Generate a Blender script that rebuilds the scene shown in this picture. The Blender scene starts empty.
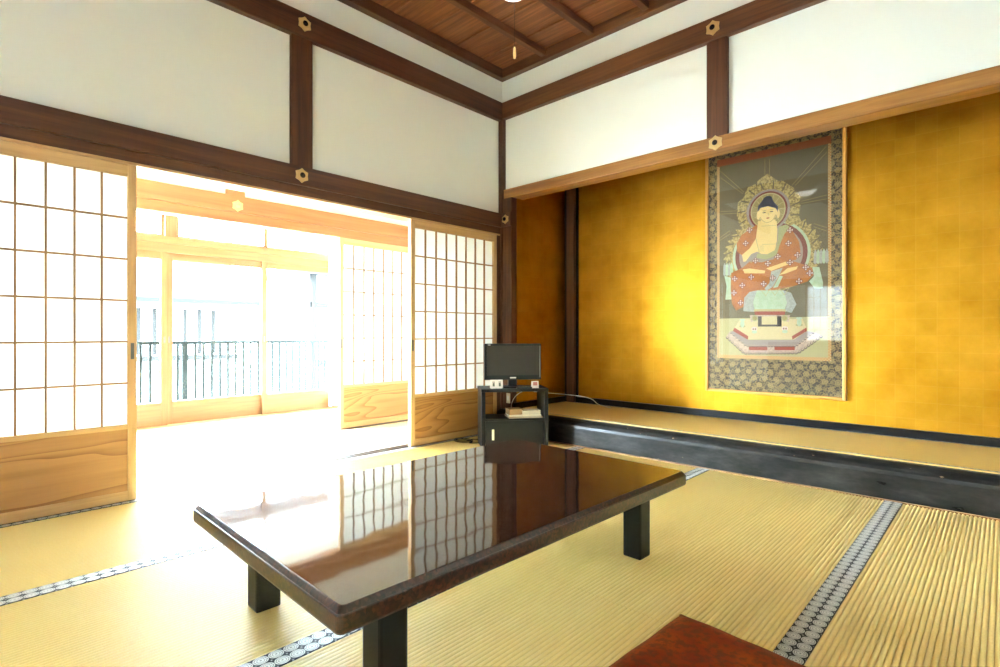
import bpy, bmesh, math, random
from mathutils import Vector, Matrix
random.seed(7)
S = bpy.context.scene
COL = S.collection
PI = math.pi

# ------------------------------------------------------------------ materials
class NT:
    def __init__(self, name):
        self.m = bpy.data.materials.new(name); self.m.use_nodes = True
        self.t = self.m.node_tree; self.t.nodes.clear()
        self.out = self.n('ShaderNodeOutputMaterial')
    def n(self, typ, **kw):
        nd = self.t.nodes.new(typ)
        for k, v in kw.items():
            if k == 'op': nd.operation = v
            elif k.startswith('i_'):
                key = k[2:].replace('_', ' ')
                nd.inputs[int(key) if key.isdigit() else key].default_value = v
            else: setattr(nd, k, v)
        return nd
    def l(self, a, ao, b, bi): self.t.links.new(a.outputs[ao], b.inputs[bi])
    def math(self, op, a, b=None, c=None):
        nd = self.n('ShaderNodeMath', op=op)
        for i, v in enumerate((a, b, c)):
            if v is None: continue
            if isinstance(v, (int, float)): nd.inputs[i].default_value = v
            else: self.t.links.new(v, nd.inputs[i])
        return nd.outputs[0]
    def mix(self, fac, a, b):
        nd = self.n('ShaderNodeMix', data_type='RGBA')
        for i, v in ((0, fac), (6, a), (7, b)):
            if isinstance(v, (int, float)): nd.inputs[i].default_value = v
            elif isinstance(v, tuple): nd.inputs[i].default_value = (*v[:3], 1)
            else: self.t.links.new(v, nd.inputs[i])
        return nd.outputs[2]
    def coords(self, kind='Object', scale=(1, 1, 1), rot=(0, 0, 0)):
        tc = self.n('ShaderNodeTexCoord'); mp = self.n('ShaderNodeMapping')
        mp.inputs['Scale'].default_value = scale; mp.inputs['Rotation'].default_value = rot
        self.l(tc, kind, mp, 'Vector'); return mp.outputs[0]
    def noise(self, vec, scale, detail=3, rough=.5, dist=0):
        nd = self.n('ShaderNodeTexNoise'); nd.inputs['Scale'].default_value = scale
        nd.inputs['Detail'].default_value = detail; nd.inputs['Roughness'].default_value = rough
        nd.inputs['Distortion'].default_value = dist
        self.t.links.new(vec, nd.inputs['Vector']); return nd.outputs['Fac']
    def ramp(self, fac, stops):
        nd = self.n('ShaderNodeValToRGB'); cr = nd.color_ramp
        while len(cr.elements) < len(stops): cr.elements.new(.5)
        for e, (p, c) in zip(cr.elements, stops): e.position = p; e.color = (*c, 1)
        self.t.links.new(fac, nd.inputs[0]); return nd.outputs[0]
    def bsdf(self, col, rough=.6, metal=0, bump=None, bstr=.3, bdist=.01, **kw):
        b = self.n('ShaderNodeBsdfPrincipled')
        for key, v in (('Base Color', col), ('Roughness', rough), ('Metallic', metal)):
            if isinstance(v, tuple): b.inputs[key].default_value = (*v[:3], 1)
            elif isinstance(v, (int, float)): b.inputs[key].default_value = v
            else: self.t.links.new(v, b.inputs[key])
        for k, v in kw.items(): b.inputs[k.replace('_', ' ')].default_value = v
        if bump is not None:
            bp = self.n('ShaderNodeBump'); bp.inputs['Strength'].default_value = bstr; bp.inputs['Distance'].default_value = bdist
            self.t.links.new(bump, bp.inputs['Height']); self.l(bp, 0, b, 'Normal')
        self.l(b, 0, self.out, 'Surface'); return b

def plain(name, col, rough=.6, metal=0, **kw):
    k = NT(name); v = k.noise(k.coords(), 40, 2)
    c = k.mix(v, tuple(x*.93 for x in col), tuple(min(1, x*1.07) for x in col))
    k.bsdf(c, rough, metal, **kw); return k.m

def wood(name, dark, light, axis, rough=.5, fine=26, blotch=.35, **kw):
    k = NT(name)
    sc = [fine]*3; sc['XYZ'.index(axis)] = fine*.045
    v = k.coords('Object', tuple(sc))
    g = k.noise(v, 1, 6, .6, .8)
    col = k.ramp(g, [(.28, dark), (.72, light)])
    big = k.noise(k.coords('Object', (1.6, 1.6, 1.6)), 1.5, 3)
    bl = k.math('MULTIPLY', big, blotch)
    col = k.mix(bl, col, tuple(x*.45 for x in dark))
    k.bsdf(col, rough, 0, g, .12, .004, **kw); return k.m

def kick_wood(name, c1, c2):     # broad flame grain of a flat sawn cedar board, running along Y
    k = NT(name)
    v = k.coords('Object', (.5, .42, 2.6))
    w = k.noise(v, 1.7, 2, .45, .3)
    ring = k.math('FRACT', k.math('MULTIPLY', w, 15))
    line = k.math('POWER', ring, 3.0)
    fine = k.noise(k.coords('Object', (40, 2, 60)), 1, 4)
    f = k.math('ADD', k.math('MULTIPLY', line, .62), k.math('MULTIPLY', fine, .35))
    col = k.ramp(f, [(.1, c2), (.85, c1)])
    k.bsdf(col, .5, 0, f, .08, .003); return k.m

def plaster(name, col):
    k = NT(name); v = k.coords('Object'); n1 = k.noise(v, 130, 4); n2 = k.noise(v, 1.3, 3)
    c = k.mix(n2, tuple(x*.96 for x in col), col)
    k.bsdf(c, .9, 0, n1, .15, .002, Specular_IOR_Level=.2); return k.m

def gold_leaf(name, au):         # squares of gold leaf with faint overlaps
    k = NT(name); v = k.coords('Object'); sp = k.n('ShaderNodeSeparateXYZ'); k.t.links.new(v, sp.inputs[0])
    U = sp.outputs['XYZ'.index(au)]; W = sp.outputs[2]; p = .108
    fu = k.math('DIVIDE', U, p); fw = k.math('DIVIDE', W, p)
    cb = k.n('ShaderNodeCombineXYZ'); k.t.links.new(k.math('FLOOR', fu), cb.inputs[0]); k.t.links.new(k.math('FLOOR', fw), cb.inputs[1])
    wn = k.n('ShaderNodeTexWhiteNoise', noise_dimensions='2D'); k.l(cb, 0, wn, 0)
    eu = k.math('LESS_THAN', k.math('FRACT', fu), .045); ew = k.math('LESS_THAN', k.math('FRACT', fw), .045)
    seam = k.math('MAXIMUM', eu, ew)
    cl = k.noise(v, 2.6, 5, .6); fi = k.noise(v, 90, 3)
    f = k.math('ADD', k.math('MULTIPLY', wn.outputs[0], .06), k.math('MULTIPLY', cl, .94))
    col = k.ramp(f, [(.25, (.30, .130, .004)), (.8, (.57, .285, .024))])
    col = k.mix(k.math('MULTIPLY', seam, .03), col, (.98, .70, .22))
    ro = k.math('ADD', k.math('MULTIPLY', fi, .10), k.math('ADD', k.math('MULTIPLY', cl, .1), .40))
    k.bsdf(col, ro, 1.0, k.math('ADD', k.math('MULTIPLY', cl, 1.0), k.math('MULTIPLY', fi, .05)), .10, .03); return k.m

def straw(name, c1, c2):         # woven rush, fibres across the ribs
    k = NT(name)
    n1 = k.noise(k.coords('Object', (60, 420, 60)), 1, 3, .6)
    n2 = k.noise(k.coords('Object', (1, 1, 1)), 2.2, 4)
    f = k.math('ADD', k.math('MULTIPLY', n1, .6), k.math('MULTIPLY', n2, .4))
    k.bsdf(k.ramp(f, [(.2, c1), (.8, c2)]), .45, Specular_IOR_Level=.7); return k.m

def heri_mat(name):              # white crest rings on a black cloth border, one ring per UV unit
    k = NT(name); tc = k.n('ShaderNodeTexCoord'); sp = k.n('ShaderNodeSeparateXYZ'); k.l(tc, 'UV', sp, 0)
    u = k.math('SUBTRACT', k.math('FRACT', sp.outputs[0]), .5); v = k.math('SUBTRACT', k.math('FRACT', sp.outputs[1]), .5)
    r = k.math('SQRT', k.math('ADD', k.math('MULTIPLY', u, u), k.math('MULTIPLY', v, v)))
    inn = k.math('LESS_THAN', r, .485)
    ang = k.math('ARCTAN2', v, u)
    pet = k.math('MULTIPLY', k.math('SINE', k.math('MULTIPLY', ang, 8)), .018)
    rr = k.math('ADD', r, pet)
    band = k.math('MAXIMUM', k.math('COMPARE', rr, .385, .028), k.math('COMPARE', rr, .24, .022))
    band = k.math('MAXIMUM', band, k.math('LESS_THAN', rr, .07))
    light = k.math('MULTIPLY', inn, k.math('SUBTRACT', 1, k.math('MULTIPLY', band, .72)))
    d1 = k.math('ADD', k.math('ABSOLUTE', u), k.math('ABSOLUTE', v))
    corner = k.math('MULTIPLY', k.math('GREATER_THAN', d1, .93), .6)
    f = k.math('MAXIMUM', light, corner)
    k.bsdf(k.mix(f, (.02, .02, .022), (.62, .60, .54)), .75); return k.m

def granite(name, rough=.045):
    k = NT(name); v = k.coords('Object')
    vo = k.n('ShaderNodeTexVoronoi'); vo.inputs['Scale'].default_value = 130; k.t.links.new(v, vo.inputs['Vector'])
    sp = k.n('ShaderNodeSeparateColor'); k.l(vo, 'Color', sp, 0)
    n2 = k.noise(v, 9, 4, .6); n3 = k.noise(v, 300, 2)
    f = k.math('ADD', k.math('MULTIPLY', sp.outputs[0], .62), k.math('MULTIPLY', n2, .45))
    col = k.ramp(f, [(.2, (.006, .004, .003)), (.55, (.032, .014, .008)), (.8, (.065, .023, .010)), (.97, (.11, .055, .032))])
    wav = k.noise(v, 7, 1)
    k.bsdf(col, rough, 0, wav, .03, .02, IOR=1.62); return k.m

def lacquer(name):
    k = NT(name); v = k.coords('Object', (1, 3, 3)); n = k.noise(v, 5, 6, .65); sc = k.noise(k.coords('Object', (30, 90, 60)), 1, 3, .7)
    f = k.math('MULTIPLY', k.math('POWER', n, 3.2), 1.6)
    col = k.mix(f, (.004, .0035, .0035), (.085, .075, .062))
    chip = k.math('GREATER_THAN', k.noise(v, 23, 2, .5), .745)
    col = k.mix(chip, col, (.30, .22, .13))
    ro = k.math('ADD', .16, k.math('MULTIPLY', n, .36))
    k.bsdf(col, ro, 0, sc, .06, .003, Specular_IOR_Level=.2); return k.m

def paper(name, thru=.26):
    k = NT(name); v = k.coords('Object'); n = k.noise(v, 60, 5, .7)
    c = k.mix(n, (.86, .87, .84), (.93, .93, .91))
    d = k.n('ShaderNodeBsdfDiffuse'); t = k.n('ShaderNodeBsdfTranslucent'); mx = k.n('ShaderNodeMixShader')
    k.t.links.new(c, d.inputs[0]); k.t.links.new(c, t.inputs[0]); mx.inputs[0].default_value = thru
    k.l(d, 0, mx, 1); k.l(t, 0, mx, 2); k.l(mx, 0, k.out, 'Surface'); return k.m

def glass(name, tint=(1, 1, 1), ior=1.5):
    k = NT(name); tr = k.n('ShaderNodeBsdfTransparent'); gl = k.n('ShaderNodeBsdfGlossy'); mx = k.n('ShaderNodeMixShader')
    tr.inputs[0].default_value = (*tint, 1); gl.inputs['Roughness'].default_value = .0
    fr = k.n('ShaderNodeFresnel'); fr.inputs[0].default_value = ior
    k.l(fr, 0, mx, 0); k.l(tr, 0, mx, 1); k.l(gl, 0, mx, 2); k.l(mx, 0, k.out, 'Surface'); return k.m

def brocade(name, ground, fig, pitch=.088):
    k = NT(name); v = k.coords('Object'); sp = k.n('ShaderNodeSeparateXYZ'); k.t.links.new(v, sp.inputs[0])
    w = k.math('DIVIDE', sp.outputs[2], pitch*.62); row = k.math('FLOOR', w)
    u = k.math('ADD', k.math('DIVIDE', sp.outputs[0], pitch), k.math('MULTIPLY', row, .5))
    a = k.math('SUBTRACT', k.math('FRACT', u), .5); b = k.math('MULTIPLY', k.math('SUBTRACT', k.math('FRACT', w), .5), .7)
    r = k.math('SQRT', k.math('ADD', k.math('MULTIPLY', a, a), k.math('MULTIPLY', b, b)))
    ang = k.math('ARCTAN2', b, a)
    rr = k.math('ADD', r, k.math('MULTIPLY', k.math('SINE', k.math('MULTIPLY', ang, 6)), .03))
    fl = k.math('MULTIPLY', k.math('LESS_THAN', rr, .25), k.math('SUBTRACT', 1, k.math('MULTIPLY', k.math('COMPARE', rr, .13, .025), .7)))
    vine = k.math('COMPARE', k.noise(v, 55, 1, .5), .5, .07)
    f = k.math('MAXIMUM', fl, k.math('MULTIPLY', vine, .65))
    k.bsdf(k.mix(f, ground, fig), .6, 0, f, .2, .001); return k.m

def checker(name, a, b, p=.010):
    k = NT(name); ck = k.n('ShaderNodeTexChecker'); ck.inputs['Scale'].default_value = 1/p
    k.t.links.new(k.coords('Object', (1, 0, 1), (0, 0, 0)), ck.inputs['Vector'])
    ck.inputs[1].default_value = (*a, 1); ck.inputs[2].default_value = (*b, 1)
    k.bsdf(ck.outputs[0], .7); return k.m

def silk(name, col, mottle=None, sc=60, amt=.5):
    k = NT(name); v = k.coords('Object'); th = k.noise(k.coords('Object', (300, 300, 40)), 1, 2)
    c = k.mix(th, tuple(x*.85 for x in col), tuple(min(1, x*1.12) for x in col))
    if mottle:
        n = k.ramp(k.noise(v, sc, 3, .6), [(.45, (0, 0, 0)), (.56, (1, 1, 1))])
        c = k.mix(k.math('MULTIPLY', n, amt), c, mottle)
    k.bsdf(c, .75); return k.m

def velvet(name):
    k = NT(name); v = k.coords('Object'); n1 = k.noise(v, 48, 3, .6); n2 = k.noise(v, 7, 4); n3 = k.noise(v, 500, 2)
    f = k.ramp(n1, [(.46, (0, 0, 0)), (.6, (1, 1, 1))])
    c = k.mix(k.ramp(n2, [(.3, (0, 0, 0)), (.7, (1, 1, 1))]), (.14, .010, .003), (.34, .055, .005))
    c = k.mix(k.math('MULTIPLY', f, .6), c, (.075, .030, .008))
    b = k.bsdf(c, .85, 0, n3, .2, .002, Sheen_Weight=.12, Sheen_Roughness=.35, Specular_IOR_Level=.12)
    b.inputs['Sheen Tint'].default_value = (1.0, .42, .10, 1); return k.m

def emis(name, col, s):
    k = NT(name); e = k.n('ShaderNodeEmission'); e.inputs[0].default_value = (*col, 1); e.inputs[1].default_value = s
    k.l(e, 0, k.out, 'Surface'); return k.m

DK, LT = (.045, .014, .006), (.15, .052, .018)
M = dict(
    beam_y=wood('dark_cedar_along_y', DK, LT, 'Y'), beam_x=wood('brown_cedar_along_x', (.065, .021, .007), (.21, .075, .022), 'X'),
    post=wood('dark_cedar_upright', (.044, .014, .006), (.145, .050, .017), 'Z'),
    lintel=wood('honey_brown_lintel', (.20, .075, .014), (.52, .24, .055), 'X', .42, 20, .3),
    ceil=wood('ceiling_board', (.13, .040, .013), (.36, .130, .046), 'X', .55, 30, .3),
    batten=wood('ceiling_batten', (.075, .026, .012), (.22, .080, .036), 'Y'),
    pale_y=wood('pale_cedar_along_y', (.46, .26, .10), (.66, .42, .19), 'Y', .5, 30, .1),
    pale_z=wood('pale_cedar_upright', (.46, .26, .10), (.66, .42, .19), 'Z', .5, 30, .1),
    honey_y=wood('honey_cedar_along_y', (.17, .075, .022), (.28, .14, .045), 'Y', .5, 30, .1), honey_z=wood('honey_cedar_upright', (.17, .075, .022), (.28, .14, .045), 'Z', .5, 30, .1),
    sillw=wood('worn_sill_cedar', (.045, .022, .009), (.085, .045, .020), 'Y', .55, 24, .1),
    bar=wood('lattice_cedar', (.26, .115, .032), (.40, .20, .065), 'Z', .6, 30, .05),
    kick=kick_wood('flame_grain_board', (.22, .085, .022), (.44, .22, .07)),
    amber_y=wood('amber_beam_along_y', (.27, .105, .030), (.44, .20, .07), 'Y', .45, 18, .2),
    plaster=plaster('plaster', (.83, .84, .78)),
    gold_x=gold_leaf('gold_leaf_back', 'X'), gold_y=gold_leaf('gold_leaf_side', 'Y'),
    straw=straw('rush_weave', (.80, .59, .19), (.90, .70, .27)), straw2=straw('old_rush_weave', (.66, .43, .10), (.80, .56, .17)),
    heri=heri_mat('crest_border_cloth'), granite=granite('polished_speckled_top'), granite_edge=granite('speckled_edge', .3), lacquer=lacquer('worn_black_lacquer'),
    black=plain('black_lacquer', (.006, .006, .007), .3, 0, Specular_IOR_Level=.25), blackw=plain('black_laminate', (.010, .0095, .010), .42, 0, Specular_IOR_Level=.22),
    plastic=plain('black_plastic', (.008, .008, .009), .35, 0, Specular_IOR_Level=.25), screen=plain('dark_screen', (.036, .030, .025), .35, 0, Specular_IOR_Level=.2),
    grey=plain('grey_plastic', (.22, .22, .21), .4), silver=plain('silver_print', (.55, .55, .53), .4),
    paper=paper('shoji_paper'), paper2=paper('thin_shoji_paper', .32), glass=glass('window_glass', (.97, .99, .98), 1.15), pglass=glass('picture_glass', (1, 1, 1), 1.46),
    brass=plain('brass', (.72, .54, .24), .38, .85), darkmetal=plain('dark_metal', (.03, .025, .025), .25, .8), white=plain('white_card', (.82, .81, .77), .6),
    cream=plain('cream_plastic', (.80, .72, .50), .5), pull=plain('grey_pull', (.12, .12, .12), .4, .6),
    cord=plain('white_cord', (.75, .73, .66), .5), bcord=plain('black_cord', (.012, .012, .012), .5),
    gframe=plain('gilt_frame', (.50, .25, .045), .45, .3),
    broc=brocade('border_brocade', (.055, .038, .016), (.36, .25, .085), .080),
    red=silk('rust_silk', (.34, .085, .022)), check=checker('check_braid', (.50, .20, .04), (.62, .45, .20)),
    field=silk('grey_brown_silk', (.165, .128, .066)), floor_ptd=silk('olive_ground', (.46, .40, .19)),
    goldp=silk('gold_paint', (.52, .39, .14), (.17, .12, .045), 75, .75), halo=silk('halo_olive', (.34, .26, .10)), maroon=silk('maroon_paint', (.20, .06, .04)),
    skin=silk('yellow_skin', (.74, .54, .21)), hairp=silk('slate_hair', (.11, .11, .14)), robe=silk('orange_robe', (.48, .175, .045), (.32, .11, .035), 18, .4),
    green=silk('celadon', (.42, .52, .33), (.50, .58, .42), 30, .5), sage=silk('sage_lining', (.38, .36, .17)), drape=silk('grey_drape', (.42, .42, .36), (.30, .30, .27), 60, .5),
    pinkp=silk('pink_tier', (.58, .42, .30), (.30, .22, .18), 70, .5), mauve=silk('mauve_tier', (.33, .26, .22)), creamp=silk('cream_tier', (.62, .50, .26)),
    inkp=silk('ink', (.10, .075, .06)), line=silk('gold_line', (.50, .40, .18)), redp=silk('red_panel', (.34, .07, .035)), whitep=silk('white_dot', (.66, .52, .46)),
    velvet=velvet('orange_red_velvet'), lamp=emis('lamp_glow', (1, .97, .90), 1.2), ivory=plain('ivory_toggle', (.80, .60, .25), .4),
    conc=plain('pale_concrete', (.62, .63, .62), .9), rail=plain('green_grey_paint', (.014, .019, .018), .6, 0, Specular_IOR_Level=.15), roof=plain('blue_grey_tile', (.014, .019, .025), .7, 0, Specular_IOR_Level=.15),
    hwall=plain('pale_house_wall', (.75, .74, .70), .9), hwood=plain('weathered_timber', (.017, .0155, .014), .8, 0, Specular_IOR_Level=.15), curtain=plain('white_curtain', (.86, .87, .86), .9),
    board=wood('corridor_board', (.42, .38, .32), (.56, .52, .45), 'Y', .45, 16, .1), cmat=straw('corridor_rush', (.58, .50, .34), (.70, .63, .46)),
    book1=plain('tan_box', (.34, .20, .09), .6), book2=plain('cream_cover', (.78, .72, .58), .6), book3=plain('brown_cover', (.24, .13, .07), .6), pages=plain('paper_edge', (.62, .55, .43), .8),
    pinkc=plain('pink_print', (.55, .22, .18), .6), greenp=plain('dark_print', (.10, .12, .10), .6),
)

# ------------------------------------------------------------------ geometry
def nb(): return bmesh.new()
def box(bm, x0, x1, y0, y1, z0, z1, bev=0, mi=0):
    vs = [bm.verts.new(p) for p in ((x0,y0,z0),(x1,y0,z0),(x1,y1,z0),(x0,y1,z0),(x0,y0,z1),(x1,y0,z1),(x1,y1,z1),(x0,y1,z1))]
    fs = [bm.faces.new([vs[i] for i in q]) for q in ((3,2,1,0),(4,5,6,7),(0,1,5,4),(1,2,6,5),(2,3,7,6),(3,0,4,7))]
    for f in fs: f.material_index = mi
    if bev > 0:
        es = list({e for f in fs for e in f.edges})
        r = bmesh.ops.bevel(bm, geom=es, offset=bev, segments=2, affect='EDGES', profile=.6)
        for f in r['faces']: f.material_index = mi
    return bm
def prism(bm, poly, d0, d1, axis='Y', mi=0):
    """polygon in the plane square to axis, extruded from d0 to d1"""
    def P(a, b, d):
        return {'X': (d, a, b), 'Y': (a, d, b), 'Z': (a, b, d)}[axis]
    A = [bm.verts.new(P(a, b, d0)) for a, b in poly]; B = [bm.verts.new(P(a, b, d1)) for a, b in poly]
    n = len(poly); fs = [bm.faces.new(A), bm.faces.new(B[::-1])]
    for i in range(n): fs.append(bm.faces.new((A[i], B[i], B[(i+1) % n], A[(i+1) % n])))
    for f in fs: f.material_index = mi
    return bm
def loft(bm, rings, mi=0, cap=True, smooth=False):
    R = [[bm.verts.new(p) for p in r] for r in rings]; n = len(R[0])
    for a, b in zip(R, R[1:]):
        for i in range(n):
            f = bm.faces.new((a[i], a[(i+1) % n], b[(i+1) % n], b[i])); f.material_index = mi; f.smooth = smooth
    if cap:
        bm.faces.new(R[0][::-1]).material_index = mi; bm.faces.new(R[-1]).material_index = mi
    return bm
def lathe(bm, prof, c=(0, 0, 0), n=32, axis='Z', mi=0, smooth=True):
    rings = []
    for r, h in prof:
        ring = []
        for i in range(n):
            a = 2*PI*i/n; p = (max(r, 1e-4)*math.cos(a), max(r, 1e-4)*math.sin(a), h)
            if axis == 'X': p = (p[2], p[0], p[1])
            elif axis == 'Y': p = (p[0], p[2], p[1])
            ring.append((p[0]+c[0], p[1]+c[1], p[2]+c[2]))
        rings.append(ring)
    return loft(bm, rings, mi, True, smooth)
def tube(bm, pts, r, n=8, mi=0):
    P = [Vector(p) for p in pts]; rings = []
    for i, p in enumerate(P):
        t = (P[min(i+1, len(P)-1)] - P[max(i-1, 0)]).normalized()
        up = Vector((0, 0, 1)) if abs(t.z) < .9 else Vector((1, 0, 0))
        a = t.cross(up).normalized(); b = t.cross(a)
        rings.append([tuple(p + r*(math.cos(2*PI*k/n)*a + math.sin(2*PI*k/n)*b)) for k in range(n)])
    return loft(bm, rings, mi, True, True)
def spline(pts, k=8):
    P = [Vector(p) for p in pts]; P = [2*P[0]-P[1]] + P + [2*P[-1]-P[-2]]; out = []
    for i in range(1, len(P)-2):
        a, b, c, d = P[i-1:i+3]
        for j in range(k):
            t = j/k
            out.append(.5*((2*b) + (c-a)*t + (2*a-5*b+4*c-d)*t*t + (3*b-a-3*c+d)*t**3))
    out.append(P[-2]); return out

def obj(name, bm, mats, parent=None, local=False):
    me = bpy.data.meshes.new(name)
    bmesh.ops.recalc_face_normals(bm, faces=bm.faces[:])
    if parent is not None and not local:
        o = Vector((0, 0, 0)); p = parent
        while p is not None: o += Vector(p.location); p = p.parent
        bmesh.ops.translate(bm, verts=bm.verts[:], vec=-o)
    bm.to_mesh(me); bm.free()
    for m in (mats if isinstance(mats, (list, tuple)) else [mats]): me.materials.append(M[m] if isinstance(m, str) else m)
    ob = bpy.data.objects.new(name, me); COL.objects.link(ob)
    if parent is not None: ob.parent = parent
    return ob
def thing(name, label, cat, loc=(0, 0, 0), rz=0, group=None):
    o = bpy.data.objects.new(name, None); COL.objects.link(o); o.location = loc; o.rotation_euler = (0, 0, rz)
    o.empty_display_size = .1; o['label'] = label; o['category'] = cat; o['kind'] = 'thing'
    if group: o['group'] = group
    return o
def tag(o, label, cat, group=None, kind='thing'):
    o['label'] = label; o['category'] = cat; o['kind'] = kind
    if group: o['group'] = group
    return o
def struct(name, bm, mats, label=None, cat=None):
    o = obj(name, bm, mats); o['kind'] = 'structure'
    if label: o['label'] = label
    if cat: o['category'] = cat
    return o
WORLD, SKYX, SKYY, SUN, EXPO = 12.0, 30.0, 14.0, 14.0, 2.35
# ------------------------------------------------------------------ the room shell
RX, RY = 3.95, -6.0            # far side wall, back wall
CEIL = 3.185
# left wall (X = 0): plaster panels above the shoji line, full height past the opening
bm = nb(); box(bm, -.09, -.02, RY, .08, 1.90, 3.30); box(bm, -.09, -.02, RY, -3.92, -.03, 1.90)
struct('wall_left', bm, 'plaster')
bm = nb(); box(bm, -.09, .025, -.028, .085, -.03, 2.83, .004); box(bm, -.06, .132, -.02, .085, -.03, 2.10, .004); box(bm, -.09, -.002, -.068, -.020, -.03, 1.80, .003)
struct('trim_1', bm, 'post', 'dark corner post between the shoji wall and the gold alcove', 'post')
bm = nb(); box(bm, -.09, .012, -3.92, -3.80, -.03, 1.85, .004)
struct('trim_2', bm, 'post', 'dark post at the near end of the shoji opening', 'post')
bm = nb(); box(bm, -.12, .024, RY, -.028, 1.842, 1.966, .004); box(bm, -.02, .137, -.040, -.021, 1.842, 1.966, .003)
struct('trim_3', bm, 'beam_y', 'dark tie beam over the shoji opening', 'beam')
bm = nb()
box(bm, -.125, .004, -3.80, -.02, 1.782, 1.842, .003)
for x0, x1 in ((-.125, -.090), (-.080, -.046), (-.036, .002)): box(bm, x0, x1, -3.80, -.02, 1.768, 1.783, .001, 1)
struct('trim_4', bm, ['beam_y', 'pale_y'], 'dark grooved head rail over the shoji screens', 'rail')
bm = nb(); box(bm, -.06, .010, -1.986, -1.842, 1.964, 2.812, .003)
struct('trim_5', bm, 'post', 'short dark upright between the cream panels of the shoji wall', 'post')
bm = nb(); box(bm, -.06, .024, RY, .02, 2.81, 2.973, .005)
struct('trim_6', bm, 'beam_y', 'upper dark beam along the shoji wall', 'beam')
# sill with two grooves
bm = nb(); box(bm, -.125, -.001, -3.80, -.028, -.03, -.006)
for a, b in ((-.125, -.098), (-.075, -.056), (-.030, -.001)): box(bm, a, b, -3.80, -.028, -.008, .001, .001)
struct('trim_7', bm, 'sillw', 'pale grooved floor sill of the shoji screens', 'sill')

# right wall (Y = 0) above the alcove
bm = nb(); box(bm, -.09, RX+.1, .022, .10, 2.15, 3.30); struct('wall_right', bm, 'plaster')
bm = nb(); box(bm, .0, RX, -.024, .06, 2.826, 2.973, .005); struct('trim_8', bm, 'beam_x', 'upper brown beam along the alcove wall', 'beam')
bm = nb(); box(bm, .02, RX, -.006, .135, 2.098, 2.186, .006); struct('trim_9', bm, 'lintel', 'honey brown lintel across the gold alcove', 'beam')
bm = nb(); box(bm, 1.884, 2.022, -.004, .06, 2.184, 2.828, .003); struct('trim_10', bm, 'post', 'short brown upright between the white panels above the alcove', 'post')
# alcove
bm = nb(); box(bm, .10, .135, .05, .90, .0, 2.7); struct('wall_alcove_side', bm, 'gold_y')
bm = nb(); box(bm, .10, RX+.1, .80, .86, .0, 2.7); struct('wall_alcove_back', bm, 'gold_x')
bm = nb(); box(bm, RX, RX+.06, .0, .86, .0, 2.7); struct('wall_alcove_end', bm, 'gold_y')
bm = nb(); box(bm, .10, RX+.1, .10, .86, 2.62, 2.7); struct('ceiling_alcove', bm, 'ceil')
bm = nb(); box(bm, .175, .262, .745, .80, .2, 2.65, .004); struct('trim_11', bm, 'post', 'dark upright in the back corner of the gold alcove', 'post')
for i, (x0, x1, y0, y1) in enumerate(((.135, .175, .765, .80), (.262, .282, .780, .80))):
    bm = nb(); box(bm, x0, x1, y0, y1, .2, 2.65, .002); struct('trim_%d' % (12+i), bm, 'black', ('black lacquer strip left of the corner upright in the alcove', 'black lacquer strip right of the corner upright in the alcove')[i], 'trim')
bm = nb(); box(bm, .282, RX, .772, .80, .20, .258, .003); struct('baseboard_alcove_back', bm, 'black')
bm = nb(); box(bm, .135, .155, .0, .77, .20, .258, .003); struct('baseboard_alcove_side', bm, 'black')
# dais sill of worn black lacquer: section lofted along X
prof = [(-.10, -.02), (-.102, .02), (-.102, .135), (-.099, .155), (-.090, .172), (-.075, .188), (-.055, .199), (-.03, .201), (.02, .201), (.02, -.02)]
bm = nb(); prism(bm, prof, .022, RX, 'X')
struct('trim_14', bm, 'lacquer', 'worn black lacquer front sill of the alcove dais', 'sill')
bm = nb(); box(bm, .10, RX, .015, .85, -.02, .200); struct('floor_alcove', bm, 'blackw')
bm = nb(); box(bm, .03, RX, -.118, -.101, -.03, .004, .001); struct('trim_15', bm, 'kick', 'thin brown wood strip between the mats and the black dais', 'trim')

# ceiling boards, battens and edge moulding
bm = nb(); y = 0.05; i = 0
while y > RY-.3:
    z = 3.262
    v = [(-.05, y-.33, z), (RX+.05, y-.33, z), (RX+.05, y, z+.016), (-.05, y, z+.016)]
    vs = [bm.verts.new(p) for p in v] + [bm.verts.new((p[0], p[1], p[2]+.012)) for p in v]
    for q in ((0,1,2,3), (7,6,5,4), (0,4,5,1), (1,5,6,2), (2,6,7,3), (3,7,4,0)): bm.faces.new([vs[k] for k in q])
    y -= .312; i += 1
box(bm, -.2, RX+.2, RY-.2, .2, 3.30, 3.40)
struct('ceiling', bm, 'ceil')
bm = nb()
for k in range(8):
    x = .515+.471*k
    if x < RX-.05: box(bm, x-.024, x+.024, RY, .0, 3.212, 3.268, .004)
struct('trim_16', bm, 'batten', 'dark ceiling battens under the boards', 'trim')
bm = nb(); box(bm, -.02, .042, RY, .022, CEIL, 3.268, .004); struct('trim_17', bm, 'beam_y', 'dark ceiling edge moulding over the shoji wall', 'trim')
bm = nb(); box(bm, -.02, RX, -.040, .022, CEIL, 3.268, .004); struct('trim_18', bm, 'beam_x', 'dark ceiling edge moulding over the alcove wall', 'trim')

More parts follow.
